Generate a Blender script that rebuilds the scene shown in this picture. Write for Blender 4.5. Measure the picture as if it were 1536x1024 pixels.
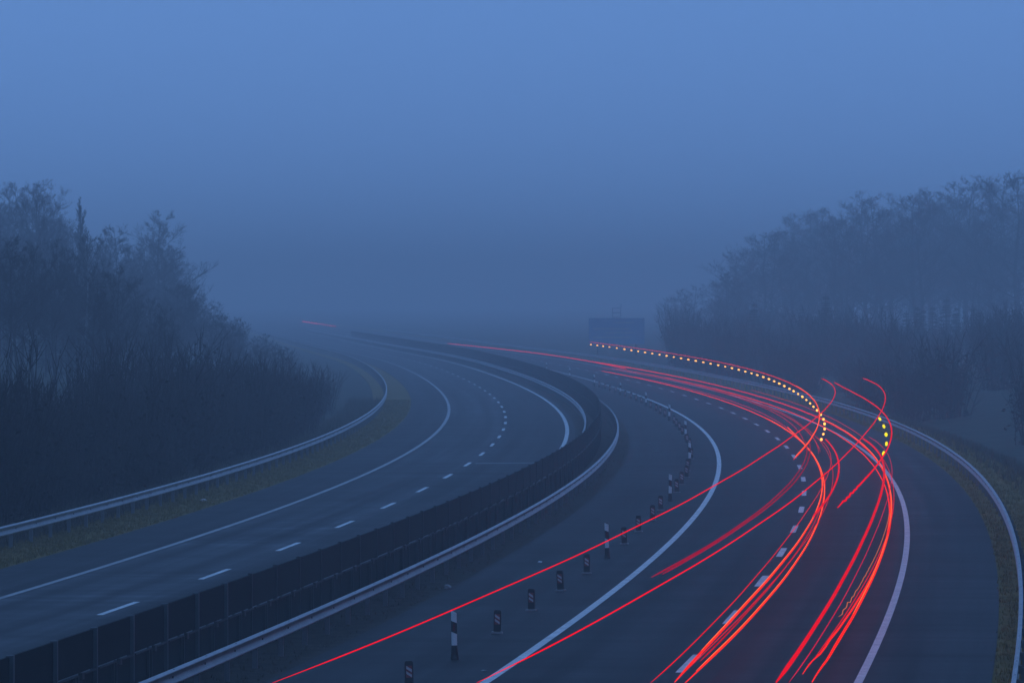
import bpy, bmesh, math, random
import numpy as np
from mathutils import Vector, Matrix

for o in list(bpy.data.objects):
    bpy.data.objects.remove(o)
scene = bpy.context.scene
COL = scene.collection
R = math.radians

# ------------------------------------------------------------------ camera
CAM_Z = 7.75
cam_data = bpy.data.cameras.new('camera')
cam = bpy.data.objects.new('camera', cam_data)
COL.objects.link(cam)
cam.location = (0, 0, CAM_Z)
cam.rotation_euler = (R(90.0 - 0.4357), 0, 0)
cam_data.sensor_width = 36.0
cam_data.lens = 197.27
cam_data.clip_start = 0.5
cam_data.clip_end = 20000
scene.camera = cam

# ------------------------------------------------------------------ world: blue hour, sun below the horizon
world = bpy.data.worlds.new('World')
scene.world = world
world.use_nodes = True
wn = world.node_tree
wn.nodes.clear()
w_out = wn.nodes.new('ShaderNodeOutputWorld')
w_bg = wn.nodes.new('ShaderNodeBackground')
w_sky = wn.nodes.new('ShaderNodeTexSky')
w_sky.sky_type = 'NISHITA'
w_sky.sun_disc = False
w_sky.sun_elevation = R(-3.0)
w_sky.sun_rotation = R(200)
w_sky.ozone_density = 4.0
w_mix = wn.nodes.new('ShaderNodeMixRGB')
w_mix.inputs['Fac'].default_value = 0.985          # a thick overcast deck hides nearly all of the clear dusk sky
w_mix.inputs['Color2'].default_value = (1.50, 3.30, 7.6, 1)
wn.links.new(w_sky.outputs['Color'], w_mix.inputs['Color1'])
wn.links.new(w_mix.outputs['Color'], w_bg.inputs['Color'])
w_bg.inputs['Strength'].default_value = 0.1
wn.links.new(w_bg.outputs['Background'], w_out.inputs['Surface'])

# ------------------------------------------------------------------ render settings
scene.render.engine = 'CYCLES'
scene.view_settings.view_transform = 'Standard'
scene.view_settings.look = 'None'
scene.view_settings.exposure = 0.0
scene.view_settings.gamma = 1.0
scene.cycles.use_denoising = True
scene.cycles.use_light_tree = True
scene.cycles.max_bounces = 4
scene.cycles.diffuse_bounces = 2
scene.cycles.glossy_bounces = 2
scene.cycles.volume_bounces = 0
scene.cycles.sample_clamp_indirect = 4.0

HAZE_DENSITY = 0.0013
HAZE_COLOR = (0.95, 0.945, 0.945, 1)
HAZE_ANISO = 0.0

# ------------------------------------------------------------------ road alignment: table of the reference line (lane line of the right carriageway)
_k = [10.449217679565582, 19.16020263105273, -17.360153719177212, -27.129939068876688, 19.364013588419084,
      -17.642019462382052, -16.613935526208373, 12.377228572370525]
_TY = list(np.arange(85, 761, 1.0))
_TX = [float(np.polyval(_k, (y - 500) / 500)) for y in _TY]
_y, _x, _m = _TY[-1], _TX[-1], -0.07008
while _y < 5200:
    _y += 2; _m += (-0.0660 - _m) * 0.016; _x += 2 * _m
    _TY.append(_y); _TX.append(_x)
_TY = np.array(_TY); _TX = np.array(_TX)
_M0 = 0.10436

def ref_x(y):
    y = np.asarray(y, float)
    r = np.interp(y, _TY, _TX)
    return np.where(y < _TY[0], _TX[0] + (y - _TY[0]) * _M0, r)

def ref_m(y):
    return (ref_x(np.asarray(y, float) + 9) - ref_x(np.asarray(y, float) - 9)) / 18.0

def at(y, o, z=0.0):
    """World point beside the reference line: station y, offset o to the right, height z."""
    m = float(ref_m(y)); n = math.hypot(1, m)
    return Vector((float(ref_x(y)) + o / n, y - o * m / n, z))

def heading(y):
    return -math.atan(float(ref_m(y)))

# ------------------------------------------------------------------ object helpers
def tag(o, label=None, cat=None, group=None, kind=None):
    if label: o['label'] = label
    if cat: o['category'] = cat
    if group: o['group'] = group
    if kind: o['kind'] = kind
    return o

def empty(name, loc=(0, 0, 0), rz=0.0):
    o = bpy.data.objects.new(name, None)
    o.location = loc; o.rotation_euler = (0, 0, rz)
    o.empty_display_size = 0.2
    COL.objects.link(o)
    return o

def mesh_obj(name, verts, faces, mat, parent=None, smooth=False, uvs=None, mats=None, fmat=None):
    me = bpy.data.meshes.new(name)
    me.from_pydata([tuple(v) for v in verts], [], faces)
    if smooth:
        me.polygons.foreach_set('use_smooth', [True] * len(me.polygons))
    if uvs is not None:
        uvl = me.uv_layers.new(name='UVMap')
        idx = np.empty(len(me.loops), dtype=np.int32)
        me.loops.foreach_get('vertex_index', idx)
        uvl.data.foreach_set('uv', np.asarray(uvs, dtype=np.float32)[idx].ravel())
    if mats:
        for m in mats: me.materials.append(m)
        me.polygons.foreach_set('material_index', fmat)
    else:
        me.materials.append(mat)
    me.update()
    o = bpy.data.objects.new(name, me)
    COL.objects.link(o)
    if parent: o.parent = parent
    return o

def copy_tree(o, parent=None):
    c = o.copy(); COL.objects.link(c); c.parent = parent
    for ch in list(o.children): copy_tree(ch, c)
    return c

class MB:
    """Collects boxes, tubes and loose faces for ONE mesh."""
    def __init__(s): s.v = []; s.f = []; s.m = []
    def face(s, pts, mi=0):
        b = len(s.v); s.v += [tuple(p) for p in pts]; s.f.append(tuple(range(b, b + len(pts)))); s.m.append(mi)
    def box(s, c, d, rz=0.0, mi=0, top=1.0):
        ca, sa = math.cos(rz), math.sin(rz); b = len(s.v)
        for z, k in ((-1, 1.0), (1, top)):
            for x, y in ((-1, -1), (1, -1), (1, 1), (-1, 1)):
                lx, ly = x * d[0] / 2 * k, y * d[1] / 2 * k
                s.v.append((c[0] + lx * ca - ly * sa, c[1] + lx * sa + ly * ca, c[2] + z * d[2] / 2))
        for q in ((3, 2, 1, 0), (4, 5, 6, 7), (0, 1, 5, 4), (1, 2, 6, 5), (2, 3, 7, 6), (3, 0, 4, 7)):
            s.f.append(tuple(b + i for i in q)); s.m.append(mi)
    def tube(s, pts, radii, n=6, mi=0, cap=True):
        pts = [Vector(p) for p in pts]; b = len(s.v); N = len(pts)
        for i, p in enumerate(pts):
            t = (pts[min(i + 1, N - 1)] - pts[max(i - 1, 0)]).normalized()
            u = t.cross(Vector((0, 0, 1)))
            if u.length < 1e-3: u = t.cross(Vector((1, 0, 0)))
            u.normalize(); w = t.cross(u)
            r = radii[i] if hasattr(radii, '__len__') else radii
            for j in range(n):
                a = 2 * math.pi * j / n
                s.v.append(tuple(p + u * (r * math.cos(a)) + w * (r * math.sin(a))))
        for i in range(N - 1):
            for j in range(n):
                j2 = (j + 1) % n
                s.f.append((b + i * n + j, b + i * n + j2, b + (i + 1) * n + j2, b + (i + 1) * n + j)); s.m.append(mi)
        if cap:
            s.f.append(tuple(b + j for j in range(n))[::-1]); s.m.append(mi)
            s.f.append(tuple(b + (N - 1) * n + j for j in range(n))); s.m.append(mi)
    def build(s, name, mat, parent=None, smooth=False):
        if isinstance(mat, (list, tuple)):
            return mesh_obj(name, s.v, s.f, None, parent, smooth, mats=list(mat), fmat=s.m)
        return mesh_obj(name, s.v, s.f, mat, parent, smooth)

# ------------------------------------------------------------------ materials
def new_mat(name):
    m = bpy.data.materials.new(name); m.use_nodes = True
    return m, m.node_tree, m.node_tree.nodes['Principled BSDF']

def mat_noise(name, c1, c2, scale=3.0, rough=0.7, metal=0.0, detail=5.0, coord='Object', stretch=(1, 1, 1), spec=0.5, bump=0.0):
    m, nt, bs = new_mat(name)
    tc = nt.nodes.new('ShaderNodeTexCoord'); mp = nt.nodes.new('ShaderNodeMapping')
    mp.inputs['Scale'].default_value = stretch
    nz = nt.nodes.new('ShaderNodeTexNoise'); nz.inputs['Scale'].default_value = scale; nz.inputs['Detail'].default_value = detail
    rp = nt.nodes.new('ShaderNodeValToRGB')
    rp.color_ramp.elements[0].position = 0.3; rp.color_ramp.elements[1].position = 0.7
    rp.color_ramp.elements[0].color = (*c1, 1); rp.color_ramp.elements[1].color = (*c2, 1)
    nt.links.new(tc.outputs[coord], mp.inputs['Vector']); nt.links.new(mp.outputs['Vector'], nz.inputs['Vector'])
    nt.links.new(nz.outputs['Fac'], rp.inputs['Fac']); nt.links.new(rp.outputs['Color'], bs.inputs['Base Color'])
    bs.inputs['Roughness'].default_value = rough; bs.inputs['Metallic'].default_value = metal
    bs.inputs['Specular IOR Level'].default_value = spec
    if bump:
        bp = nt.nodes.new('ShaderNodeBump'); bp.inputs['Strength'].default_value = bump
        nt.links.new(nz.outputs['Fac'], bp.inputs['Height']); nt.links.new(bp.outputs['Normal'], bs.inputs['Normal'])
    return m

def mat_asphalt(name, base, tracks, rough=0.62, tones=()):
    """Asphalt with long wear streaks and darker wheel tracks. UV: u = offset across the road (m), v = station (m)."""
    m, nt, bs = new_mat(name)
    N, Lk = nt.nodes.new, nt.links.new
    uv = N('ShaderNodeTexCoord')
    def noise(su, sv, detail, scale=1.0, rough_=0.55):
        mp = N('ShaderNodeMapping'); mp.inputs['Scale'].default_value = (su, sv, 1)
        nz = N('ShaderNodeTexNoise'); nz.inputs['Scale'].default_value = scale; nz.inputs['Detail'].default_value = detail
        nz.inputs['Roughness'].default_value = rough_
        Lk(uv.outputs['UV'], mp.inputs['Vector']); Lk(mp.outputs['Vector'], nz.inputs['Vector'])
        return nz.outputs['Fac']
    def math_(op, a, b=None, c=None):
        n = N('ShaderNodeMath'); n.operation = op
        for i, v in enumerate((a, b, c)):
            if v is None: continue
            if isinstance(v, (int, float)): n.inputs[i].default_value = v
            else: Lk(v, n.inputs[i])
        return n.outputs[0]
    streak = noise(1.6, 0.012, 4)
    patch = noise(0.25, 0.045, 6)
    cross = noise(0.08, 0.30, 4)
    grain = noise(9, 9, 3)
    sep = N('ShaderNodeSeparateXYZ'); Lk(uv.outputs['UV'], sep.inputs[0])
    def sep_x(): return sep.outputs['X']
    def contrast(v, lo, hi, a, b):
        n = N('ShaderNodeMapRange'); n.inputs['From Min'].default_value = lo; n.inputs['From Max'].default_value = hi
        n.inputs['To Min'].default_value = a; n.inputs['To Max'].default_value = b
        Lk(v, n.inputs['Value']); return n.outputs[0]
    f = contrast(streak, .32, .68, .55, 1.5)
    f = math_('MULTIPLY', f, contrast(patch, .30, .70, .65, 1.4))
    f = math_('MULTIPLY', f, contrast(cross, .30, .70, .55, 1.5))
    cr2 = noise(0.05, 0.9, 3)
    f = math_('MULTIPLY', f, contrast(cr2, .30, .70, .7, 1.35))
    for edge, k in tones:           # a resurfaced strip: everything right of this seam is a different mix
        st = contrast(math_('SUBTRACT', sep_x(), math_('MULTIPLY', math_('SUBTRACT', patch, .5), .15)), edge - .05, edge + .05, 1.0, k)
        f = math_('MULTIPLY', f, st)
    f = math_('MULTIPLY', f, math_('ADD', math_('MULTIPLY', grain, 0.3), 0.85))
    for c, w, depth in tracks:      # polished wheel tracks: a smooth dip round each offset
        d = math_('SUBTRACT', sep.outputs['X'], c)
        g = math_('POWER', 2.718, math_('MULTIPLY', math_('MULTIPLY', d, d), -1.0 / (w * w)))
        f = math_('MULTIPLY', f, math_('SUBTRACT', 1.0, math_('MULTIPLY', g, depth)))
    mul = N('ShaderNodeMixRGB'); mul.blend_type = 'MULTIPLY'; mul.inputs['Fac'].default_value = 1
    mul.inputs['Color1'].default_value = (*base, 1)
    Lk(f, mul.inputs['Color2']); Lk(mul.outputs['Color'], bs.inputs['Base Color'])
    Lk(math_('ADD', math_('MULTIPLY', patch, 0.25), rough - 0.12), bs.inputs['Roughness'])
    bs.inputs['Specular IOR Level'].default_value = 0.06
    bp = N('ShaderNodeBump'); bp.inputs['Strength'].default_value = 0.15; bp.inputs['Distance'].default_value = 0.01
    Lk(grain, bp.inputs['Height']); Lk(bp.outputs['Normal'], bs.inputs['Normal'])
    return m

def mat_emit(name, col, strength):
    m = bpy.data.materials.new(name); m.use_nodes = True
    nt = m.node_tree; nt.nodes.clear()
    out = nt.nodes.new('ShaderNodeOutputMaterial'); em = nt.nodes.new('ShaderNodeEmission')
    em.inputs['Color'].default_value = (*col, 1); em.inputs['Strength'].default_value = strength
    nt.links.new(em.outputs[0], out.inputs['Surface'])
    return m

def mat_paint():
    """Road paint, worn along its edges and crossed by tyre dirt."""
    return mat_noise('road_paint', (0.50, 0.50, 0.49), (0.78, 0.78, 0.76), scale=1.4, rough=0.6, coord='Object', detail=8)

M = {}
M['asphalt_open'] = mat_asphalt('asphalt_open', (0.024, 0.025, 0.026), [(-18.4, .35, .35), (-16.6, .35, .3), (-14.5, .4, .3), (-12.7, .4, .3)], tones=[(-19.15, 2.0), (-15.2, .62), (-11.9, .8)])
M['asphalt_lane'] = mat_asphalt('asphalt_lane', (0.022, 0.022, 0.023), [(-2.8, .4, .3), (-1.0, .4, .3), (1.0, .4, .35), (2.8, .4, .35)], tones=[(3.95, 1.15)])
M['asphalt_old'] = mat_asphalt('asphalt_old', (0.018, 0.0185, 0.019), [])
M['paint'] = mat_paint()
M['paint_worn'] = mat_noise('worn_road_paint', (0.22, 0.22, 0.22), (0.42, 0.42, 0.41), scale=1.4, rough=0.6, detail=8)
M['ground'] = mat_noise('ground_soil', (0.030, 0.034, 0.020), (0.075, 0.070, 0.042), scale=0.35, rough=0.95, detail=9, spec=0.1)
M['verge'] = mat_noise('verge_soil', (0.120, 0.090, 0.022), (0.260, 0.165, 0.045), scale=0.5, rough=0.95, detail=9, spec=0.1)
M['median'] = mat_noise('median_soil', (0.028, 0.026, 0.020), (0.075, 0.062, 0.045), scale=1.6, rough=0.95, detail=9, spec=0.1)
M['grass'] = mat_noise('dry_grass', (0.120, 0.100, 0.022), (0.290, 0.185, 0.050), scale=0.9, rough=0.9, spec=0.1)
M['weed'] = mat_noise('dead_weed', (0.085, 0.080, 0.055), (0.150, 0.125, 0.085), scale=1.2, rough=0.9, spec=0.1)
M['zinc'] = mat_noise('galvanised_steel', (0.28, 0.295, 0.31), (0.40, 0.41, 0.43), scale=1.1, rough=0.55, metal=0.15, detail=7)
M['zinc_dull'] = mat_noise('weathered_steel', (0.13, 0.14, 0.145), (0.22, 0.225, 0.23), scale=2.5, rough=0.6, metal=0.3)
M['bolt'] = mat_noise('dark_bolt', (0.03, 0.03, 0.03), (0.06, 0.06, 0.06), rough=0.6)
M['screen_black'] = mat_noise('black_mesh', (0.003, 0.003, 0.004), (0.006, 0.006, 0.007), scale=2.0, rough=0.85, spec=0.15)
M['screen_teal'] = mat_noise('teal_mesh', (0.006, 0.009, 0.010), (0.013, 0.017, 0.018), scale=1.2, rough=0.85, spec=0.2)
M['screen_post_pale'] = mat_noise('screen_post_grey', (0.055, 0.070, 0.072), (0.085, 0.10, 0.105), scale=2.0, rough=0.6)
M['ledge'] = mat_noise('ledge_steel', (0.026, 0.032, 0.033), (0.045, 0.052, 0.053), scale=2.0, rough=0.7)
M['screen_low'] = mat_noise('grey_mesh', (0.009, 0.012, 0.013), (0.017, 0.021, 0.022), scale=1.2, rough=0.85, spec=0.2)
M['screen_post'] = mat_noise('screen_post_steel', (0.018, 0.026, 0.028), (0.032, 0.042, 0.045), scale=2.0, rough=0.6)
M['white_plastic'] = mat_noise('white_plastic', (0.70, 0.70, 0.70), (0.84, 0.84, 0.83), scale=6.0, rough=0.45)
M['black_plastic'] = mat_noise('black_plastic', (0.012, 0.012, 0.012), (0.026, 0.026, 0.026), scale=6.0, rough=0.6)
M['grey_plastic'] = mat_noise('grime_grey', (0.18, 0.18, 0.18), (0.27, 0.265, 0.26), scale=7.0, rough=0.6)
M['reflector'] = mat_noise('red_reflector', (0.13, 0.010, 0.014), (0.19, 0.016, 0.02), scale=8.0, rough=0.25)
M['stripe_red'] = mat_noise('faded_red', (0.24, 0.028, 0.03), (0.33, 0.05, 0.05), scale=9.0, rough=0.5)
M['stripe_white'] = mat_noise('faded_white', (0.50, 0.44, 0.44), (0.62, 0.56, 0.56), scale=9.0, rough=0.5)
M['bark'] = mat_noise('bark', (0.030, 0.026, 0.022), (0.062, 0.054, 0.045), scale=4.0, rough=0.95, spec=0.1, stretch=(1, 1, .2))
M['twig'] = mat_noise('twig', (0.026, 0.022, 0.019), (0.055, 0.045, 0.038), scale=1.2, rough=0.95, spec=0.1)
M['birch_bark'] = mat_noise('birch_bark', (0.12, 0.12, 0.115), (0.36, 0.35, 0.34), scale=3.0, rough=0.85, spec=0.2, stretch=(.6, .6, 2.5))
M['evergreen'] = mat_noise('needles', (0.014, 0.022, 0.013), (0.034, 0.044, 0.026), scale=1.4, rough=0.9, spec=0.15)
M['dead_leaf'] = mat_noise('dead_leaf', (0.030, 0.024, 0.018), (0.058, 0.046, 0.034), scale=1.6, rough=0.95, spec=0.1)
M['sign_face'] = mat_noise('sign_green', (0.17, 0.30, 0.44), (0.20, 0.34, 0.49), scale=.8, rough=0.5)
M['sign_pale'] = mat_noise('sign_pale', (0.34, 0.38, 0.42), (0.42, 0.46, 0.50), scale=2.0, rough=0.5)

# ------------------------------------------------------------------ the setting: ground, carriageways, verges
def grid(name, offs, ys, zf, mat, kind='structure', parent=None, smooth=True):
    V, U, F = [], [], []
    n = len(offs)
    for y in ys:
        for o in offs:
            p = at(y, o, 0); V.append((p.x, p.y, zf(o, y))); U.append((o, y))
    for i in range(len(ys) - 1):
        for j in range(n - 1):
            F.append((i * n + j, i * n + j + 1, (i + 1) * n + j + 1, (i + 1) * n + j))
    ob = mesh_obj(name, V, F, mat, parent, smooth, uvs=U)
    if kind: ob['kind'] = kind
    return ob

YS = list(np.arange(20, 420, 5.0)) + list(np.arange(420, 900, 10.0)) + list(np.arange(900, 2000, 50.0)) + [2000, 2400, 3000, 3600]

def ramp(v, a, b):
    t = min(1, max(0, (v - a) / (b - a))); return t * t * (3 - 2 * t)

def ground_z(o, y):
    z = -0.07
    # steep unseen banks added beside the camera to shade near fog; wooded slopes beyond
    if o < -26:
        z += 0.10 * math.sin(o * .31 + y * .043) * min(1, (-26 - o) / 6)
        near = min(max(-31 - o, 0) * 1.6, 22.0); mid = min(max(-36 - o, 0) * 0.30, 8.0); far = min(max(-44 - o, 0) * 0.30, 8.0)
        k1, k2, k3 = ramp(y, 165, 208), ramp(y, 330, 480), ramp(y, 900, 1400)
        z += (near * (1 - k1) + mid * k1) * (1 - k2) + far * k2 * (1 - k3)
    if o > 9.6:
        z += 0.12 * math.sin(o * .23 - y * .037) * min(1, (o - 9.6) / 8)
        near = min(max(o - 11.5, 0) * 1.8, 22.0)
        mid = -min((o - 9.6) * 0.35, 1.1) + min(max(o - 14, 0) * 0.13, 4.5)
        k1, k3 = ramp(y, 185, 222), ramp(y, 500, 720)
        z += near * (1 - k1) + mid * k1 * (1 - k3)
    return z

goff = [-900, -500, -300, -200, -140, -100, -80, -65, -58, -52, -48, -44.8, -41, -38, -35, -33, -31, -29, -26, -23, -10.5, -9.2, 5, 8.6, 9.6, 11.5, 13.5, 16, 17.6, 20, 22, 24, 27, 34, 38, 44, 60, 80, 110, 160, 240, 400, 700, 1000]
grid('ground', goff, [-700, -300, -150, -80, -40, -20, 0] + YS, ground_z, M['ground'])

def slab(name, o0, o1, mat, z=0.0, ys=YS, kind='structure', n=8):
    """A road surface: a sheet with short skirts down to the ground."""
    offs = [o0] + [o0 + (o1 - o0) * i / n for i in range(n + 1)] + [o1]
    def zf_factory():
        state = {'k': 0}
        def zf(o, y):
            k = state['k'] % len(offs); state['k'] += 1
            return z - 0.1 if k in (0, len(offs) - 1) else z
        return zf
    return grid(name, offs, ys, zf_factory(), mat, kind, smooth=False)

left_road = slab('left_carriageway', -22.03, -11.25, M['asphalt_open'])
right_road = slab('right_carriageway', -3.95, 6.47, M['asphalt_lane'])
closed_road = slab('closed_lane', -8.2, -3.95, M['asphalt_old'], z=-0.004)
slab('median_strip', -11.25, -8.2, M['median'], z=-0.012)
slab('left_verge', -25.0, -22.03, M['verge'], z=-0.02)
slab('right_verge', 6.47, 9.5, M['verge'], z=-0.02)

def line(name, o, w, y0, y1, parent, step=5.0, z=0.006, paint='paint'):
    V, F = [], []
    ys = np.linspace(y0, y1, max(2, int((y1 - y0) / step) + 1))
    for y in ys:
        V.append(at(y, o - w / 2, z)); V.append(at(y, o + w / 2, z))
    for i in range(len(ys) - 1):
        F.append((2 * i, 2 * i + 1, 2 * i + 3, 2 * i + 2))
    return mesh_obj(name, V, F, M[paint], parent)

line('edge_line', -19.3, 0.20, 30, 1300, left_road, paint='paint_worn')
line('edge_line', -11.72, 0.22, 30, 1300, left_road)
line('edge_line', -3.72, 0.20, 30, 1300, right_road)
line('edge_line', 3.79, 0.175, 30, 1300, right_road)

def dashes(name, o, w, y_c, pitch, length, n0, n1, parent):
    mb = MB()
    for i in range(n0, n1):
        y = y_c + i * pitch
        mb.face([at(y - length / 2, o - w / 2, .006), at(y - length / 2, o + w / 2, .006),
                 at(y + length / 2, o + w / 2, .006), at(y + length / 2, o - w / 2, .006)])
    return mb.build(name, M['paint'], parent)

mb = MB()      # a transverse joint where the old surface was cut
mb.face([at(263.2, -15.2, .005), at(264.6, -11.4, .005), at(265.6, -11.4, .005), at(264.2, -15.2, .005)]); mb.build('surface_joint', M['grey_plastic'], left_road)
dashes('lane_line', -15.5, 0.17, 139.2, 17.58, 6.0, 0, 50, left_road)
dashes('lane_line', 0.0, 0.19, 119.3, 17.42, 5.9, -4, 50, right_road)

# ------------------------------------------------------------------ guardrails
W_PROFILE = [(0.000, 0.312), (0.040, 0.306), (0.086, 0.286), (0.092, 0.274), (0.088, 0.262), (0.004, 0.172), (0.000, 0.160), (0.000, 0.152),
             (0.004, 0.142), (0.084, 0.066), (0.088, 0.052), (0.080, 0.038), (0.035, 0.006), (0.000, 0.000)]

def guardrail(o, side, label, y0=45.0, y1=1300.0, pitch=4.0, near=85.0):
    """Steel W-beam on posts; side = +1 when its face looks to larger offsets."""
    root = empty('guardrail', at(near, o, 0))
    tag(root, label, 'guardrail')
    inv = Matrix.Translation(-Vector(root.location))
    prof = [(a, b + 0.44) for a, b in W_PROFILE] + [(a - 0.006, b + 0.44) for a, b in reversed(W_PROFILE)]
    ys = list(np.arange(y0, 420, 4.0)) + list(np.arange(420, y1 + 1, 8.0))
    V, F = [], []; n = len(prof)
    for y in ys:
        for a, b in prof: V.append(inv @ at(y, o + side * a, b))
    for i in range(len(ys) - 1):
        for j in range(n):
            j2 = (j + 1) % n
            F.append((i * n + j, i * n + j2, (i + 1) * n + j2, (i + 1) * n + j))
    mesh_obj('rail', V, F, M['zinc'], root)
    stations = list(np.arange(near, y1, pitch))
    def post_mb(mb, y, loc0):
        p = at(y, o - side * 0.10, 0) - loc0
        h = heading(y)
        mb.box((p.x, p.y, 0.32 - 0.06), (0.11, 0.09, 0.76), h)
        q = at(y, o - side * 0.035, 0) - loc0
        mb.box((q.x, q.y, 0.60), (0.075, 0.09, 0.16), h)
    proto = None
    for y in stations[:100]:
        mb = MB(); c = at(y, o, 0)
        if proto is None:
            post_mb(mb, y, c); proto = mb.build('post', M['zinc_dull'], root); proto.location = c - root.location; h0 = heading(y)
        else:
            d = proto.copy(); COL.objects.link(d); d.parent = root; d.location = c - root.location; d.rotation_euler = (0, 0, heading(y) - h0)
    mb = MB()
    for y in stations[100:] + list(np.arange(near - pitch, y0, -pitch)): post_mb(mb, y, Vector(root.location))
    f = mb.build('far_post', M['zinc_dull'], root); f['kind'] = 'stuff'
    mb = MB()          # bolted splices on the beam
    for y in np.arange(near, 420, 4.0):
        p = at(y + 0.3, o + side * 0.022, 0.44 + 0.3 + 0.003) - Vector(root.location)
        mb.box(p, (0.05, 0.16, 0.012), heading(y))
        q = at(y + 0.3, o + side * 0.02, 0.44 + 0.155) - Vector(root.location)
        mb.box(q, (0.02, 0.06, 0.04), heading(y))
    mb.build('splice_bolt', M['bolt'], root)['kind'] = 'stuff'
    return root

guardrail(-23.95, 1, 'steel guardrail along the grass verge below the dark left wood')
guardrail(-10.62, -1, 'steel guardrail behind the dark screen, facing the left carriageway')
guardrail(-8.88, 1, 'bright steel guardrail in front of the dark screen, facing the closed lane')
guardrail(7.05, -1, 'steel guardrail curving along the right shoulder and grass bank')

# ------------------------------------------------------------------ the dark median screen
SCR_O = -9.85
def median_screen():
    root = empty('median_screen', at(90, SCR_O, 0))
    tag(root, 'long dark panelled screen standing between the two median guardrails', 'screen')
    base = Vector(root.location)
    st = [90 + 4.05 * i for i in range(-8, 238)]
    def upper(mb, y, loc, far):
        a, b = at(y + .06, SCR_O) - loc, at(y + 3.99, SCR_O) - loc
        h = heading(y + 2); c = (a + b) / 2; L = (b - a).length
        mb.box((c.x, c.y, 1.335), (0.05, L, 0.71), h)
        mb.box((c.x, c.y, 1.335), (0.062, L, 0.018), h)
    def lower(mb, y, loc):
        a, b = at(y + .06, SCR_O) - loc, at(y + 3.99, SCR_O) - loc
        h = heading(y + 2); c = (a + b) / 2; L = (b - a).length
        mb.box((c.x, c.y, 0.48), (0.04, L, 0.90), h)
        for k in (1.95, 2.25):
            p = at(y + k, SCR_O + 0.045, 0.48) - loc; mb.box(p, (0.05, 0.07, 0.93), h, 1)
    def ledge(mb, y, loc):
        h = heading(y + 2)
        for k, ln in ((1.15, 1.9), (3.35, 1.2)):
            p = at(y + k, SCR_O + 0.075, 0.955) - loc; mb.box(p, (0.05, ln, 0.028), h)
        p = at(y + 2.45, SCR_O + 0.085, 0.93) - loc; mb.box(p, (0.07, 0.22, 0.12), h, 1)
    def post(mb, y, loc, wide):
        p = at(y, SCR_O) - loc; h = heading(y)
        ht = 1.715 if wide else 1.725
        if wide: p = at(y, SCR_O + 0.03) - loc
        mb.box((p.x, p.y, (ht - .04) / 2), (0.13 if wide else 0.09, 0.12 if wide else 0.08, ht + .04), h)
    near = [y for y in st if y >= 82][:100]; far = [y for y in st if y < 82] + [y for y in st if y >= 82][100:]
    for i, y in enumerate(near):
        c = at(y, SCR_O); black = y < 121.5
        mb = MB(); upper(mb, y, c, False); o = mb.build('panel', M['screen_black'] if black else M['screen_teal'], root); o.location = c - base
        if black: o['label'] = 'near black panel'
        mb = MB(); lower(mb, y, c); o = mb.build('lower_panel', [M['screen_low'], M['screen_post']], root); o.location = c - base
        if i < 70:
            mb = MB(); ledge(mb, y, c); mb.build('ledge', [M['ledge'], M['bolt']], o)
        mb = MB(); post(mb, y, c, black); o = mb.build('post', M['screen_post_pale'] if black else M['screen_post'], root); o.location = c - base
    mb = MB(); ml = MB(); mp = MB()
    for y in far:
        upper(mb, y, base, True); lower(ml, y, base); post(mp, y, base, False)
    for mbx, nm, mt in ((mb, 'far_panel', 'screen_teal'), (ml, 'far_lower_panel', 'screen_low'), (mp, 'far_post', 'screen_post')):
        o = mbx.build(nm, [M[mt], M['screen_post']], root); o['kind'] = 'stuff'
median_screen()

# ------------------------------------------------------------------ delineator posts and small striped beacons on the closed lane
def make_delineator():
    root = empty('delineator_post')
    # white blade, rounded nose towards traffic, top cut on a slant
    H0, H1, w, t = 0.30, 1.05, 0.060, 0.035
    ring = [(-w, -t * .5), (-w * .55, -t), (w * .55, -t), (w, -t * .5), (w, t * .5), (w * .55, t), (-w * .55, t), (-w, t * .5)]
    mb = MB(); n = len(ring); b = 0
    for z, sl in ((H0, 0), (H1, -0.055)):
        for x, y in ring: mb.v.append((x, y, z + sl * (x + w) / (2 * w)))
    for j in range(n):
        mb.f.append((j, (j + 1) % n, n + (j + 1) % n, n + j)); mb.m.append(0)
    mb.f.append(tuple(range(n, 2 * n))); mb.m.append(0)
    mb.build('blade', M['white_plastic'], root)
    mb = MB(); s = 1.05          # slanted black band round the blade, a shade proud of it
    for z in (0.60, 0.835):
        for x, y in ring: mb.v.append((x * s, y * s * 1.06, z - 0.055 * (x + w) / (2 * w)))
    for j in range(n):
        mb.f.append((j, (j + 1) % n, n + (j + 1) % n, n + j)); mb.m.append(0)
    mb.f.append(tuple(range(n))[::-1]); mb.f.append(tuple(range(n, 2 * n))); mb.m += [0, 0]
    band = mb.build('band', M['black_plastic'], root)
    mb = MB(); mb.box((0.002, -0.041, 0.69), (0.046, 0.012, 0.155)); mb.build('reflector', M['reflector'], band)
    mb = MB()                    # flared black foot
    lv = [(0.0, 1.45, 1.9), (0.03, 1.42, 1.8), (0.10, 1.25, 1.4), (0.24, 1.08, 1.12), (0.302, 1.04, 1.06)]
    for z, kx, ky in lv:
        for x, y in ring: mb.v.append((x * kx, y * ky * 1.2, z))
    for i in range(len(lv) - 1):
        for j in range(n):
            mb.f.append((i * n + j, i * n + (j + 1) % n, (i + 1) * n + (j + 1) % n, (i + 1) * n + j)); mb.m.append(0)
    mb.f.append(tuple(range((len(lv) - 1) * n, len(lv) * n))); mb.m.append(0)
    mb.build('foot', M['black_plastic'], root)
    return root

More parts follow.
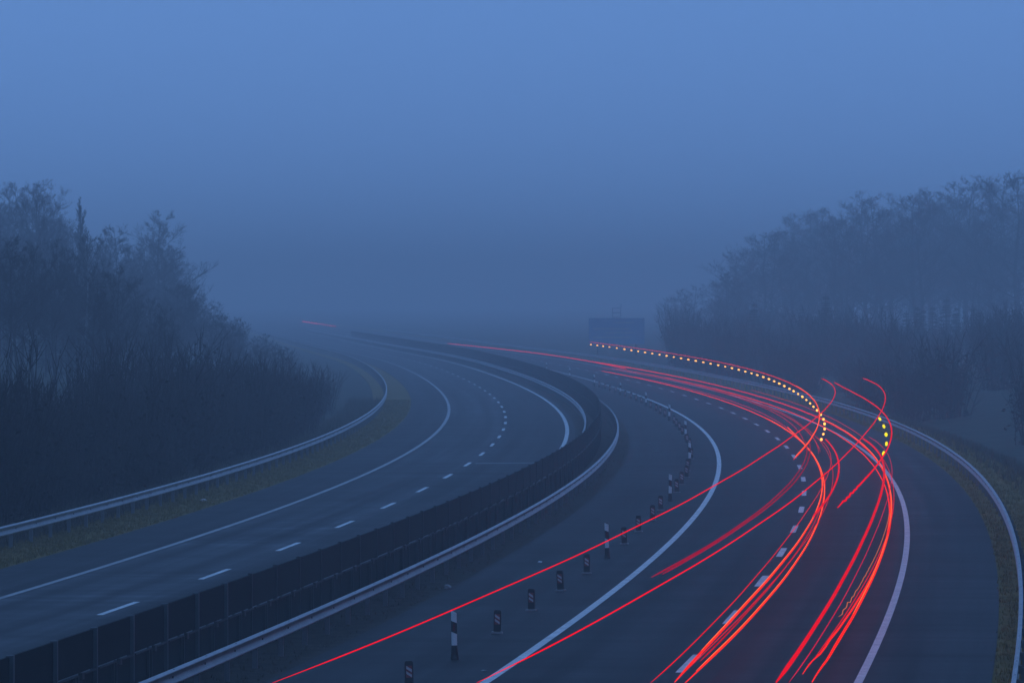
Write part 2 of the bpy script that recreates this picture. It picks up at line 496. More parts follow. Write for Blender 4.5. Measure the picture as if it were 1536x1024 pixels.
def make_beacon():
    root = empty('striped_beacon')
    mb = MB(); w, t, r = 0.085, 0.035, 0.02       # dark frame with a domed head
    prof = [(-w, 0.05), (w, 0.05), (w, 0.47), (w * .93, 0.52), (w * .7, 0.545), (-w * .7, 0.545), (-w * .93, 0.52), (-w, 0.47)]
    b = 0; n = len(prof)
    for y in (-t, t):
        for x, z in prof: mb.v.append((x, y, z))
    mb.f.append(tuple(range(n))); mb.f.append(tuple(range(n, 2 * n))[::-1]); mb.m += [0, 0]
    for j in range(n):
        mb.f.append((j, n + j, n + (j + 1) % n, (j + 1) % n)); mb.m.append(0)
    mb.build('frame', M['black_plastic'], root)
    # striped face: red board with two slanting white bars
    mb = MB()
    x0, x1, z0, z1, yf = -0.062, 0.062, 0.21, 0.45, -t - 0.004
    mb.box((0, -t - 0.001, (z0 + z1) / 2), (x1 - x0, 0.012, z1 - z0), mi=0)
    def bar(za, zb):
        pts = []
        sl = 0.075
        mb.face([(x0 * .9, yf - .008, za + sl), (x1 * .9, yf - .008, za), (x1 * .9, yf - .008, zb), (x0 * .9, yf - .008, zb + sl)][::1], 1)
    bar(0.215, 0.27); bar(0.315, 0.375)
    mb.build('striped_face', [M['stripe_red'], M['stripe_white']], root)
    mb = MB(); mb.box((0, -0.02, 0.020), (0.27, 0.20, 0.040), top=.92); mb.build('base_plate', M['grey_plastic'], root)
    mb = MB(); mb.box((0, 0, 0.050), (0.15, 0.09, 0.03)); mb.build('socket', M['black_plastic'], root)
    return root

POST_O = -5.10
random.seed(4)
post0, beacon0 = make_delineator(), make_beacon()
post_y = [120.2 + 47.3 * i for i in range(0, 11)]
post_words = ['tallest white delineator post, nearest the bottom edge', 'second delineator post from the bottom edge, with a red line crossing it',
              'third delineator post from the bottom edge, left of the beacon row', 'fourth delineator post, among the beacons just inside the white line bend',
              'fifth delineator post, just inside the far bend of the line', 'sixth delineator post, touching the white line as it bends',
              'seventh delineator post, pale on the far white line']
first = True
for i, y in enumerate(post_y):
    o = post0 if first else copy_tree(post0); first = False
    o.location = at(y, POST_O, 0); o.rotation_euler = (R(random.uniform(-1, 1)), R(random.uniform(-1.5, 1.5)), heading(y) + R(4) + random.uniform(-.06, .06))
    tag(o, post_words[i] if i < 7 else 'faint delineator post beyond the seventh, almost lost in the fog', 'delineator post', 'delineator posts along the closed lane')
bpos = [111.3]
for i in range(len(post_y) - 3):
    for k in range(1, 5): bpos.append(post_y[i] + 9.45 * k)
first = True
bw = ['cut by the bottom edge', 'first right of the nearest tall post', 'second right of the nearest tall post', 'third right of the nearest tall post', 'just before the second tall post',
      'just beyond the second tall post', 'second beyond the second tall post', 'third beyond the second tall post', 'just before the third tall post',
      'just beyond the third tall post', 'second beyond the third tall post', 'third beyond the third tall post', 'just before the fourth tall post',
      'just beyond the fourth tall post', 'second beyond the fourth tall post', 'third beyond the fourth tall post', 'just before the fifth tall post']
for i, y in enumerate(bpos):
    o = beacon0 if first else copy_tree(beacon0); first = False
    o.location = at(y, POST_O + random.uniform(-.05, .05), 0.0)
    o.rotation_euler = (R(random.uniform(-3, 3)), R(random.uniform(-2.5, 2.5)), heading(y) + random.uniform(-.25, .25))
    tag(o, ('small red and white striped beacon, ' + bw[i]) if i < len(bw) else 'tiny far striped beacon under the white line, beyond the fifth tall post', 'beacon', 'striped beacons along the closed lane')

# ------------------------------------------------------------------ litter
def litter(name, y, o, size, label, seed, mat, cat='litter'):
    rnd = random.Random(seed); bm = bmesh.new()
    bmesh.ops.create_icosphere(bm, subdivisions=2, radius=1.0)
    for v in bm.verts:
        k = 1 + rnd.uniform(-.28, .28)
        v.co = Vector((v.co.x * size[0] * k, v.co.y * size[1] * k, max(v.co.z, -.55) * size[2] * k))
    me = bpy.data.meshes.new(name); bm.to_mesh(me); bm.free(); me.materials.append(mat)
    ob = bpy.data.objects.new(name, me); COL.objects.link(ob)
    p = at(y, o); ob.location = (p.x, p.y, size[2] * .5)
    return tag(ob, label, cat)
litter('crumpled_paper', 149.6, -8.25, (.10, .09, .07), 'crumpled pale scrap on the soil by the middle guardrail posts', 1, M['grey_plastic'])
litter('plastic_scrap', 253, -9.25, (.13, .10, .13), 'small pale scrap perched behind the bright middle guardrail', 2, M['white_plastic'])
litter('paper_scrap', 164.5, -6.9, (.06, .05, .03), 'tiny white scrap lying on the closed lane near the guardrail', 3, M['white_plastic'])
litter('flat_cardboard', 285, -8.0 + 1.2, (.28, .10, .02), 'flat grey scrap lying across the closed lane', 4, M['grey_plastic'])
litter('broken_plastic', 300, -7.2, (.10, .08, .04), 'pale fragment on the closed lane farther than the flat scrap', 5, M['grey_plastic'])
litter('grass_scrap', 214, -23.0, (.13, .10, .05), 'white scrap on the left grass verge', 6, M['stripe_white'])
litter('road_scrap', 116.5, -5.0 + .9, (.07, .05, .02), 'grey sliver on the tarmac right of the nearest tall post', 7, M['grey_plastic'])

# ------------------------------------------------------------------ direction sign far off beside the right lanes
def sign():
    y = 760.0
    root = empty('road_sign', (157.0 / 8417 * y, y, 0), 0.05)
    tag(root, 'big dark direction sign, fading in fog beside the far right lanes', 'road sign')
    zc, w, h = 3.38, 7.35, 3.3
    mb = MB(); mb.box((0, 0, zc), (w, 0.12, h)); mb.build('panel', M['sign_face'], root)
    mb = MB()
    for a in (-1, 1):
        mb.box((a * (w / 2 + .05), 0, zc), (0.10, 0.20, h + .2)); mb.box((0, 0, zc + a * (h / 2 + .05)), (w, 0.18, 0.10))
    mb.build('frame', M['sign_face'], root)
    mb = MB()
    for z, xa, xb in ((4.5, -.3, 2.3), (3.65, -3.1, 1.7), (3.12, -1.6, 2.3), (2.5, -3.2, 1.9)):
        mb.box(((xa + xb) / 2, -.075, z), (xb - xa, 0.02, 0.2))
    mb.build('pale_line', M['sign_pale'], root)
    for a in (-2.6, 2.6):
        mb = MB(); mb.box((a, 0.16, 1.0), (0.18, 0.16, 3.6)); mb.build('post', M['bolt'], root)
    mb = MB()            # the open frame of a small extra plate on top
    for z in (5.25, 5.85, 6.45): mb.box((0, 0.02, z), (1.2, 0.10, 0.10))
    for a in (-1, 1): mb.box((a * .55, 0.02, 5.85), (0.10, 0.09, 1.3))
    mb.box((.6, .02, 6.75), (.08, .07, .6))
    mb.build('top_frame', M['sign_pale'], root)
sign()

# ------------------------------------------------------------------ plants
def bare_tree(seed, h, spread=0.32, up=0.75, limbs=22, density=1.0, lean=0.0, crown0=0.28, tr=0.011):
    """Leafless tree: returns (trunk MB, crown MB) with limbs, branches and fine twigs."""
    rnd = random.Random(seed); T, C = MB(), MB()
    pts, rad = [], []
    x = y = 0.0
    n = 9
    for i in range(n + 1):
        f = i / n
        pts.append(Vector((x, y, h * f * .97))); rad.append(max(h * tr * (1 - f) ** .8, .018))
        x += rnd.uniform(-.012, .012) * h + lean * h / n; y += rnd.uniform(-.012, .012) * h
    T.tube(pts, rad, 6)
    def trunk_at(f):
        k = f * n; i = min(int(k), n - 1); return pts[i].lerp(pts[i + 1], k - i), rad[i]
    def grow(p, d, L, r, lev):
        segs = 3 if lev < 2 else 2
        q = [p.copy()]; dd = d.copy()
        for s in range(segs):
            dd = (dd + Vector((rnd.gauss(0, .16), rnd.gauss(0, .16), rnd.gauss(.10 * up, .10)))).normalized()
            q.append(q[-1] + dd * (L / segs))
        rr = [r * (1 - .8 * i / segs) for i in range(segs + 1)]
        C.tube(q, [max(v, .0045) for v in rr], 4 if lev == 0 else 3, cap=False)
        if lev >= 3: return
        nb = [8, 6, 5][lev]
        nb = max(2, int(nb * density + rnd.random()))
        for b in range(nb):
            f = rnd.uniform(.22, 1.0) * segs; i = min(int(f), segs - 1)
            pp = q[i].lerp(q[i + 1], f - i)
            ax = Vector((rnd.gauss(0, 1), rnd.gauss(0, 1), rnd.gauss(.35 * up, .5))).normalized()
            nd = (dd * .85 + ax * .75).normalized()
            grow(pp, nd, L * rnd.uniform(.30, .55), max(r * .45, .0065), lev + 1)
    for i in range(limbs):
        f = crown0 + (1 - crown0) * (i + rnd.random()) / limbs
        p, r = trunk_at(min(f, .995))
        a = i * 2.4 + rnd.uniform(-.5, .5)
        reach = h * spread * (1.0 - ((f - crown0) / (1 - crown0)) ** 1.6 * .75) * rnd.uniform(.6, 1.1)
        d = Vector((math.cos(a), math.sin(a), up * rnd.uniform(.5, 1.3))).normalized()
        grow(p, d, reach, max(r * .5, .02), 0)
    return T, C

def conifer(seed, h):
    rnd = random.Random(seed); T, C = MB(), MB()
    T.tube([(0, 0, 0), (0, 0, h * .5), (0, 0, h)], [h * .014, h * .009, .02], 6)
    tiers = int(h * 2.6)
    for i in range(tiers):
        f = (i + rnd.random()) / tiers
        z = h * (.06 + .93 * f); Rr = h * .19 * (1 - f) ** .85 + .12
        for k in range(9):
            a = rnd.uniform(0, 6.283); L = Rr * rnd.uniform(.65, 1.12)
            d = Vector((math.cos(a), math.sin(a), rnd.uniform(-.35, .1))); s = Vector((-d.y, d.x, 0)).normalized()
            for t in range(7):
                u = (t + rnd.random()) / 7; c = Vector((0, 0, z)) + d * (L * u)
                for sg in (-1, 1):
                    w = .34 * (1.1 - u) * rnd.uniform(.6, 1.3) + .08
                    tip = c + s * (sg * w) + d * (w * .6) + Vector((0, 0, rnd.uniform(-.18, .02)))
                    C.face([c - d * .06, c + d * .09, tip])
    return T, C

def shrub(seed, h):
    rnd = random.Random(seed); S, L = MB(), MB()
    for i in range(46):
        a = rnd.uniform(0, 6.283); r0 = rnd.uniform(0, .75); hh = h * rnd.uniform(.55, 1.05)
        p = Vector((r0 * math.cos(a), r0 * math.sin(a), 0)); d = Vector((math.cos(a) * rnd.uniform(0, .22), math.sin(a) * rnd.uniform(0, .22), 1)).normalized()
        q = [p]
        for s in range(4):
            d = (d + Vector((rnd.gauss(0, .06), rnd.gauss(0, .06), .05))).normalized(); q.append(q[-1] + d * hh / 4)
        S.tube(q, [.026, .021, .016, .012, .007], 3, cap=False)
        for b in range(7):
            f = rnd.uniform(.8, 3.9); k = int(f); pp = q[k].lerp(q[k + 1], f - k)
            e = (d + Vector((rnd.gauss(0, .45), rnd.gauss(0, .45), .15))).normalized(); LL = rnd.uniform(.35, .95)
            S.tube([pp, pp + e * LL * .5, pp + e * LL + Vector((0, 0, .1))], [.012, .010, .006], 3, cap=False)
        for b in range(12):
            f = rnd.uniform(.1, 3.6); k = int(f); pp = q[k].lerp(q[k + 1], f - k) + Vector((rnd.gauss(0, .16), rnd.gauss(0, .16), 0))
            u = Vector((rnd.gauss(0, 1), rnd.gauss(0, 1), rnd.gauss(0, 1))).normalized(); w = u.cross(Vector((rnd.random(), rnd.random(), 1))).normalized()
            s = rnd.uniform(.05, .12)
            L.face([pp - u * s, pp + w * s * .6, pp + u * s, pp - w * s * .6])
    return S, L

def plant(name, parts, loc=(0, 0, 0)):
    root = empty(name, loc)
    for (mb, nm, mt) in parts: mb.build(nm, M[mt], root)
    return root

protos = []
for i, (h, sp, up, li) in enumerate([(13.2, .30, .75, 22), (12.0, .34, .6, 20), (14.2, .24, 1.1, 24), (10.5, .34, .7, 18), (12.6, .28, .9, 22)]):
    T, C = bare_tree(20 + i, h, sp, up, li)
    protos.append((T, C, h))
def proto_tree(k):
    T, C, h = protos[k]
    return plant('bare_tree', [(T, 'trunk', 'bark'), (C, 'crown', 'twig')])
tree_p = [proto_tree(k) for k in range(len(protos))]
used = [False] * len(tree_p)
def put(plist, usedlist, k, loc, scale, rz, label, cat, group):
    o = plist[k] if not usedlist[k] else copy_tree(plist[k]); usedlist[k] = True
    o.location = loc; o.scale = scale if hasattr(scale, '__len__') else (scale,) * 3; o.rotation_euler = (0, 0, rz)
    return tag(o, label, cat, group)

def pix(px, y):      # x of a viewing direction at distance y
    return (px - 768) / 8417.0 * y
def loc_of(x, y):
    o = x - float(ref_x(y)); return (x, y, ground_z(o, y) - .05)

# single trees one can tell apart in the left wood
T, C = bare_tree(77, 14.6, .17, 2.6, 52, 1.15, crown0=.12)
pop = plant('columnar_tree', [(T, 'trunk', 'bark'), (C, 'crown', 'twig')], loc_of(pix(128, 520), 520))
tag(pop, 'slim upright bare tree whose tip stands above the left wood', 'tree')
T, C = bare_tree(91, 10.5, .2, 1.3, 16, .8, crown0=.55, tr=.011)
bir = plant('birch_tree', [(T, 'trunk', 'birch_bark'), (C, 'crown', 'twig')], loc_of(pix(127, 372), 372))
tag(bir, 'birch with a pale straight trunk at the front of the left wood', 'tree')
T, C = bare_tree(211, 16.2, .34, .6, 36, 1.2, crown0=.15)
bro = plant('broad_tree', [(T, 'trunk', 'bark'), (C, 'crown', 'twig')], loc_of(pix(236, 590), 590))
tag(bro, 'broad round headed bare tree at the right edge of the left wood', 'tree')
T, C = bare_tree(117, 13.2, .33, .6, 28, 1.15, crown0=.2)
br2 = plant('broad_tree', [(T, 'trunk', 'bark'), (C, 'crown', 'twig')], loc_of(pix(180, 540), 540))
tag(br2, 'bushy bare tree between the upright tree and the broad one', 'tree')

LW = 'bare tree among the misty crowns of the left roadside wood'
rnd = random.Random(8)
placed = []
def wood(count, ymin, ymax, pmin, pmax, sky_x, sky_y, drop, label, group, gap=2.2, wide=1.0, omax=-28.5):
    n = tries = 0
    while n < count and tries < 20000:
        tries += 1
        y = rnd.uniform(ymin, ymax); px = rnd.uniform(pmin, pmax)
        x = pix(px, y); o = x - float(ref_x(y))
        if o > omax or any((x - a) ** 2 + (y - b) ** 2 < gap ** 2 for a, b in placed): continue
        top = 7.75 + (448 - np.interp(px, sky_x, sky_y) - rnd.uniform(0, drop)) / 8417 * y
        if top < 2.5: continue
        k = rnd.randrange(5); s = max(2.5, top - ground_z(o, y)) / protos[k][2]; w = max(s, .45) * wide
        placed.append((x, y)); n += 1
        put(tree_p, used, k, loc_of(x, y), (w * rnd.uniform(.85, 1.15), w * rnd.uniform(.85, 1.15), s), rnd.uniform(0, 6.28), label, 'tree', group)
wood(48, 310, 440, -40, 255, [-40, 60, 120, 180, 220, 260], [350, 350, 372, 395, 425, 470], 60, LW, 'trees of the left roadside wood')
wood(66, 520, 830, -40, 270, [-40, 60, 105, 125, 160, 200, 236, 262, 272], [268, 270, 292, 330, 345, 345, 345, 385, 430], 70, LW, 'trees of the left roadside wood')
wood(44, 430, 800, 268, 440, [268, 300, 350, 400, 440], [418, 446, 472, 500, 522], 25, 'low bare tree where the left wood steps down into the fog', 'low trees at the end of the left wood', wide=1.25)

T, C = conifer(5, 9.0); con0 = plant('evergreen_tree', [(T, 'trunk', 'bark'), (C, 'crown', 'evergreen')])
T, C = conifer(6, 7.5); con1 = plant('evergreen_tree', [(T, 'trunk', 'bark'), (C, 'crown', 'evergreen')])
conp, conu = [con0, con1], [False, False]
n = 0
while n < 22:      # dark evergreens that close the wood behind the thicket
    y = rnd.uniform(380, 520); px = rnd.uniform(-40, 200)
    x = pix(px, y); o = x - float(ref_x(y))
    if o > -31: continue
    n += 1; k = n % 2; s = rnd.uniform(.8, 1.1)
    put(conp, conu, k, loc_of(x, y), (s * 1.3, s * 1.3, s), rnd.uniform(0, 6.28), 'dark evergreen between the bare trunks of the left wood', 'tree', 'evergreens inside the left wood')

shr = []
for i in range(5):
    S, L = shrub(40 + i, 3.6 + .25 * i); shr.append(plant('thicket_shrub', [(S, 'stem', 'twig'), (L, 'foliage', 'dead_leaf')]))
shu = [False] * 5
SL = 'dark leafless shrub in the thicket behind the left guardrail'
y = 172.0
while y < 352:
    for row in range(4):
        o = -26.6 - row * 1.7 + rnd.uniform(-.5, .5); yy = y + rnd.uniform(-1.2, 1.2)
        if yy > 320 and row == 0: continue
        s = rnd.choice((.55, .7, .8, .95, 1.05)) * (1.0 + .05 * row) * (1.0 if yy < 320 else .85) * (1 + .15 * math.sin(yy * .21 + row)); p = at(yy, o, 0); k = rnd.randrange(5)
        put(shr, shu, k, (p.x, p.y, ground_z(o, yy) - .03), (s * 1.2, s * 1.2, s), rnd.uniform(0, 6.28), SL, 'shrub', 'shrubs of the left thicket')
    y += 3.3
for i in range(26):      # the thicket thins out towards the bend
    yy = rnd.uniform(348, 392); o = -27.5 - rnd.random() * 5; s = rnd.uniform(.35, .75); p = at(yy, o, 0); k = rnd.randrange(5)
    put(shr, shu, k, (p.x, p.y, ground_z(o, yy) - .03), (s * 1.5, s * 1.5, s), rnd.uniform(0, 6.28), SL, 'shrub', 'shrubs of the left thicket')

# right hand wood along the outside of the bend
RW = 'bare tree in the dim wood beyond the right guardrail'
n = 0; placed = []
while n < 140:
    y = 790 + 480 * rnd.random() ** 1.1; o = 16 + 95 * rnd.random() ** 1.1
    p = at(y, o); px = 768 + p.x / p.y * 8417
    if px > 1590 or px < 985: continue
    if any((p.x - a) ** 2 + (p.y - b) ** 2 < 3.4 ** 2 for a, b in placed): continue
    top_px = np.interp(px, [980, 1050, 1120, 1180, 1300, 1420, 1536], [470, 425, 375, 335, 305, 280, 252]) + 210 * rnd.random() ** 1.25 - 8
    top = 7.75 + (448 - top_px) / 8417 * p.y
    zb = ground_z(o, y)
    k = rnd.randrange(5); s = (top - zb) / protos[k][2]
    if s < .28: continue
    n += 1; placed.append((p.x, p.y))
    put(tree_p, used, k, (p.x, p.y, zb - .05), (s * rnd.uniform(1.2, 1.5), s * rnd.uniform(1.2, 1.5), s), rnd.uniform(0, 6.28), RW, 'tree', 'trees of the right hand wood')
n = 0
while n < 40:
    y = 620 + 240 * rnd.random(); o = 15 + 50 * rnd.random()
    p = at(y, o); px = 768 + p.x / p.y * 8417
    if px > 1600 or px < 1130: continue
    k = n % 2; s = rnd.uniform(.5, .95); n += 1
    put(conp, conu, k, (p.x, p.y, ground_z(o, y) - .05), (s * 1.3, s * 1.3, s), rnd.uniform(0, 6.28), 'dark evergreen at the foot of the right hand wood', 'tree', 'evergreens of the right hand wood')
n = 0
while n < 130:
    y = rnd.uniform(330, 860); o = 13 + 34 * rnd.random() ** 1.3
    p = at(y, o); px = 768 + p.x / p.y * 8417
    if px > 1580 or px < 1010: continue
    k = rnd.randrange(5); s = rnd.uniform(.6, 1.45) * (1 + max(0, y - 500) / 1500); n += 1
    put(shr, shu, k, (p.x, p.y, ground_z(o, y) - .05), (s * 1.6, s * 1.6, s), rnd.uniform(0, 6.28), 'leafless shrub below the bank behind the right guardrail', 'shrub', 'shrubs below the right bank')

# grass and weeds: nobody could count them
def tufts(name, mat, n, y0, y1, o0, o1, h0, h1, w, bias=1.0, seed=1, blades=4, bend=.5):
    rnd = random.Random(seed); V, F = [], []
    for i in range(n):
        y = y0 + (y1 - y0) * rnd.random() ** bias; o = rnd.uniform(o0, o1)
        p = at(y, o, 0); z0 = ground_z(o, y) + .01
        for b in range(blades):
            a = rnd.uniform(0, 6.283); h = rnd.uniform(h0, h1); r = rnd.uniform(0, .12)
            c = Vector((p.x + r * math.cos(a * 3), p.y + r * math.sin(a * 3), z0)); t = Vector((math.cos(a), math.sin(a), 0))
            s = Vector((-t.y, t.x, 0)) * w; k = len(V)
            V += [tuple(c - s), tuple(c + s), tuple(c + t * h * bend * rnd.uniform(.2, 1) + Vector((0, 0, h)))]
            F.append((k, k + 1, k + 2))
    o = mesh_obj(name, V, F, mat); o['kind'] = 'stuff'
    return o
tag(tufts('verge_grass', M['grass'], 15000, 150, 430, -24.9, -22.1, .05, .17, .018, 1.5, 1), 'short brown grass on the left verge', 'grass')
tag(tufts('bank_grass', M['grass'], 12000, 105, 420, 6.5, 9.6, .05, .17, .018, 1.4, 2), 'short brown grass on the right verge', 'grass')
tag(tufts('roadside_weeds', M['weed'], 3200, 165, 420, -26.6, -24.3, .25, .75, .016, 1.4, 3, 6, .7), 'pale dead weeds behind the left guardrail', 'weeds')
tag(tufts('slope_weeds', M['weed'], 1800, 200, 420, 8.6, 12.5, .15, .5, .016, 1.2, 4, 6, .7), 'dead weeds on the slope behind the right guardrail', 'weeds')
tag(tufts('median_weeds', M['weed'], 2600, 92, 330, -9.6, -8.3, .04, .16, .012, 1.5, 5, 3, .9), 'sparse dead weeds under the middle guardrail', 'weeds')

# ------------------------------------------------------------------ light trails: glowing lines drawn above the lanes by lamps, at the lamps' own height
def trail(name, z, y0, y1, coef, r, col, strength, label, jit=0.0, jit_y=0.0, seed=0, fade=0.02):
    rnd = random.Random(seed)
    ys = np.arange(y0, y1 + .001, 1.25 if y1 - y0 < 320 else 2.0)
    pts, rad = [], []
    ph = rnd.uniform(0, 6)
    for y in ys:
        u = (y - y0) / (y1 - y0)
        o = float(np.polyval(coef, u)); dz = .004 * math.sin(y * .31 + ph)
        if jit:
            k = jit * math.exp(-((y - jit_y) / 14.0) ** 2)
            dz += k * (math.sin(y * 2.3 + ph) + .6 * math.sin(y * 3.9)); o += k * .6 * math.sin(y * 2.7 + 1)
        pts.append(at(y, o, z + dz))
        e = min(u, 1 - u) / fade
        rr = r if not isinstance(r, tuple) else r[0] + (r[1] - r[0]) * u
        rad.append(rr * (1 if e >= 1 else .35 + .65 * e))
    c = pts[0].copy()
    mb = MB(); mb.tube([p - c for p in pts], rad, 6)
    ob = mb.build(name, mat_emit(name + '_glow', col, strength), None, True)
    ob.location = c
    return tag(ob, label, 'light trail', 'red light trails over the right carriageway')

RED, ROSE, HOT = (1.0, 0.0, 0.012), (1.0, 0.004, 0.075), (1.0, 0.014, 0.004)
TR = 'red_light_trail'
trail(TR, 4.1, 53.4, 257.3, [-16.919, 34.878, -23.414, 5.729, 0.69], (.0065, .018), RED, 1.04, 'thin red trail running from the bottom left edge across the nearest delineator post')
trail(TR, 4.15, 52.9, 255.1, [-17.565, 35.742, -23.584, 5.482, 2.703], (.007, .019), RED, 1.09, 'red trail climbing from the near white line to the rightmost hooked end')
trail(TR, 3.1, 162.7, 604.8, [1.642, -3.908, 1.867, -0.138, 0.603], 0.0208, HOT, 1.22, 'red trail arching just above the row of amber flashes')
trail(TR, 3.1, 125.3, 313.2, [8.471, -13.838, 5.235, 0.412, 2.94], 0.0240, RED, 1.04, 'red trail beside the yellow flashes, ending mid lane in a blunt wavering tip', .02, 126, 3)
trail(TR, .70, 103.1, 549.4, [-12.351, 24.978, -17.782, 2.279, 0.998], 0.0240, HOT, 1.34, 'bright red trail on the right of the pair above the lane dashes')
trail(TR, .70, 103.4, 309.0, [9.982, -19.246, 10.902, -1.955, 0.789], 0.0272, HOT, 1.22, 'bright red trail overlapping the near lane dashes')
trail(TR, 1.30, 94.3, 261.5, [-8.893, 14.526, -5.755, -0.076, 1.033], 0.0104, RED, 0.93, 'thinnest red trail left of the near lane dashes')
trail(TR, 1.35, 165.0, 256.6, [-0.998, 1.031, 1.098], 0.0336, RED, 0.98, 'short thick red trail starting under the last amber flash')
trail(TR, 2.5, 105.9, 208.3, [-1.91, 4.034, -4.447, 2.256, 0.174], 0.0176, ROSE, .36, 'dull pink trail, the left one of the two ending in the left lane')
trail(TR, 2.5, 107.0, 208.3, [-1.651, 1.602, 0.299], 0.0176, ROSE, .36, 'dull pink trail, the right one of the two ending in the left lane')
trail(TR, .70, 103.9, 659.2, [-3.908, 2.824, -0.339, -0.324, 3.308], 0.0352, HOT, 1.28, 'thick bright trail, outermost along the right edge line', .018, 104, 5)
trail(TR, .70, 106.1, 554.6, [-18.083, 36.792, -25.553, 4.485, 3.029], 0.0240, HOT, 1.22, 'bright trail ending in a wavering tip just inside the outermost one', .018, 107, 6)
trail(TR, 1.30, 94.8, 259.8, [-7.135, 10.878, -3.335, -0.642, 3.124], 0.0416, RED, 0.89, 'widest deep red trail in the middle of the right lane')
trail(TR, 1.35, 94.0, 261.5, [-8.152, 12.889, -4.526, -0.387, 3.38], 0.0104, ROSE, .75, 'hair thin red trail right of the widest trail')
trail(TR, .75, 275.3, 572.1, [-4.797, 3.699, 0.463], 0.0240, ROSE, .45, 'dull pink trail in the far bundle of lines')
trail(TR, .85, 250.0, 560.0, [-4.2, 3.2, 0.75], 0.0176, ROSE, .40, 'faint pink trail beside the dull one in the far bundle')
trail(TR, .75, 560.0, 880.0, [-5.0, 2.257, 1.3], 0.0480, RED, 1.09, 'far blurred red trail fading towards the middle of the scene')
trail(TR, .75, 1420.0, 1630.0, [0.4, 0.0], 0.10, RED, 1.1, 'farthest red glimmer on the horizon, left of the middle')
trail(TR, .95, 103.1, 300.0, [0.9, -1.9, 1.0, .05, 1.04], 0.0096, RED, 0.86, 'fine red strand just right of the pair above the lane dashes')
trail(TR, .52, 112.0, 235.0, [-.25, .3, .08, .70], 0.0160, RED, 0.58, 'deep red strand under the bright trail over the near lane dashes')
trail(TR, .95, 250.0, 549.4, [-2.6, 1.2, 0.82], 0.0128, HOT, 0.88, 'thin bright strand along the top of the far bundle of lines')
trail(TR, .55, 300.0, 520.0, [-1.9, .9, 0.55], 0.0144, ROSE, .8, 'thin pink strand along the lower side of the far bundle')
trail(TR, .95, 104.0, 420.0, [0.4, -1.0, .7, 3.22], 0.0112, RED, 0.86, 'fine red strand close inside the outermost bright trail')
trail(TR, .80, 260.0, 640.0, [-2.2, 0.2, 3.05], 0.0144, ROSE, .75, 'faint pink strand right of the far bundle, towards the outer lane')
trail(TR, 1.1, 1500.0, 1650.0, [0.3, -2.2], .15, RED, 1.5, 'short glimmer beside the farthest one on the horizon')
CORE = (1.0, 0.115, 0.022)
trail(TR, .735, 106.0, 330.0, [-0.784, 3.117, -4.358, 1.029, 1.012], .009, CORE, 1.9, 'orange hot strand along the right one of the pair above the lane dashes')
trail(TR, .738, 112.0, 309.0, [8.414, -15.461, 7.888, -1.093, 0.725], .010, CORE, 1.9, 'orange hot strand along the trail over the near lane dashes')
trail(TR, .748, 125.0, 330.0, [-0.073, 0.112, -0.007, -0.125, 3.295], .011, CORE, 1.9, 'orange hot strand on the outermost bright trail')
trail(TR, 3.13, 164.0, 300.0, [0.015, -0.113, 0.173, -0.039, 0.603], .010, CORE, 1.9, 'orange hot strand on the arching trail near its end in the lane')
trail('amber_light_trail', 1.1, 117.7, 175.1, [-0.126, 0.125, 3.256], 0.0088, (1.0, .22, .06), .75, 'thin orange trail ending in a zigzag by the right edge line', .03, 120, 9)

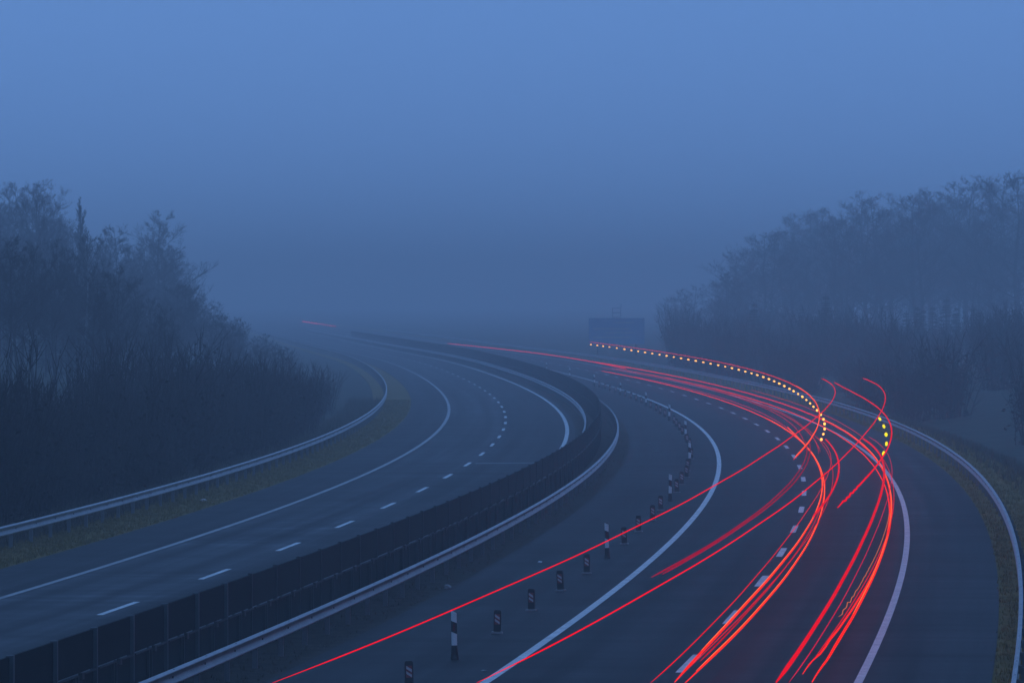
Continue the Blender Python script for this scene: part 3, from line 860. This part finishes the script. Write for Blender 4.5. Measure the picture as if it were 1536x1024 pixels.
def flashes(z, pts, r0, length, col, strength, label):
    root = empty('indicator_flashes', at(pts[0][0], pts[0][1], z))
    tag(root, label, 'light trail', 'blinking indicator trails')
    mt = mat_emit('indicator_glow', col, strength); rf = random.Random(3)
    for y, o in pts:
        mb = MB(); c = at(y, o, z); L = length; r = r0 * (1 + (y - 200) / 700) * rf.uniform(.78, 1.12); L *= rf.uniform(.85, 1.25)
        ks = (-1, -.6, 0, .6, 1)
        mb.tube([at(y + k * L / 2, o, z) - c for k in ks], [r * .3, r * .85, r, r * .85, r * .3], 8)
        ob = mb.build('flash', mt, root, True); ob.location = c - Vector(root.location)
D3 = [(607.0, .40), (596.7, .46), (586.8, .5), (576, .5), (563.7, .52), (550.6, .5), (539.3, .5), (528.7, .52), (518.4, .55), (507.8, .58), (497.2, .6), (487.0, .62), (476.8, .64), (467.0, .68), (457.3, .72), (447.7, .76), (437.6, .79), (428.0, .82), (418.6, .87), (409.4, .89), (400.5, .9), (391.4, .91), (382.0, .89), (373, .87), (364.4, .85), (355.3, .82), (346.2, .78), (336.9, .72), (328.0, .68), (318.6, .63), (309.0, .6), (301.0, .58), (292.0, .57), (283.9, .58), (274.8, .58), (265.9, .59), (257.6, .61), (249.2, .66), (240.1, .74), (230.7, .79), (222.3, .81), (213.7, .82), (205.5, .81), (197.7, .80)]
flashes(2.8, D3, .046, 2.1, (1.0, .40, .07), 3.2, 'row of amber flashes of one indicator curving along the right lane')
flashes(2.85, [(229.2, 3.08), (215.9, 3.09), (202.9, 3.09), (190.1, 3.09), (178.3, 3.05)],   .06, 4.2, (0.95, .78, .002), 1.5, 'five yellow dashes of one indicator beside the right hooked trail')

# ------------------------------------------------------------------ haze
def haze():
    bb0, bb1 = (-1250, -760, -4.9), (1300, 3700, 31.0)
    mb = MB(); mb.box([(a + b) / 2 for a, b in zip(bb0, bb1)], [b - a for a, b in zip(bb0, bb1)])
    m = bpy.data.materials.new('haze'); m.use_nodes = True
    nt = m.node_tree; nt.nodes.clear()
    out = nt.nodes.new('ShaderNodeOutputMaterial'); v = nt.nodes.new('ShaderNodeVolumePrincipled')
    v.inputs['Color'].default_value = HAZE_COLOR; v.inputs['Density'].default_value = HAZE_DENSITY
    v.inputs['Anisotropy'].default_value = HAZE_ANISO
    nt.links.new(v.outputs['Volume'], out.inputs['Volume'])
    o = mb.build('haze', m)
    tag(o, 'thick blue dusk fog filling the whole valley', 'fog', kind='stuff')
haze()
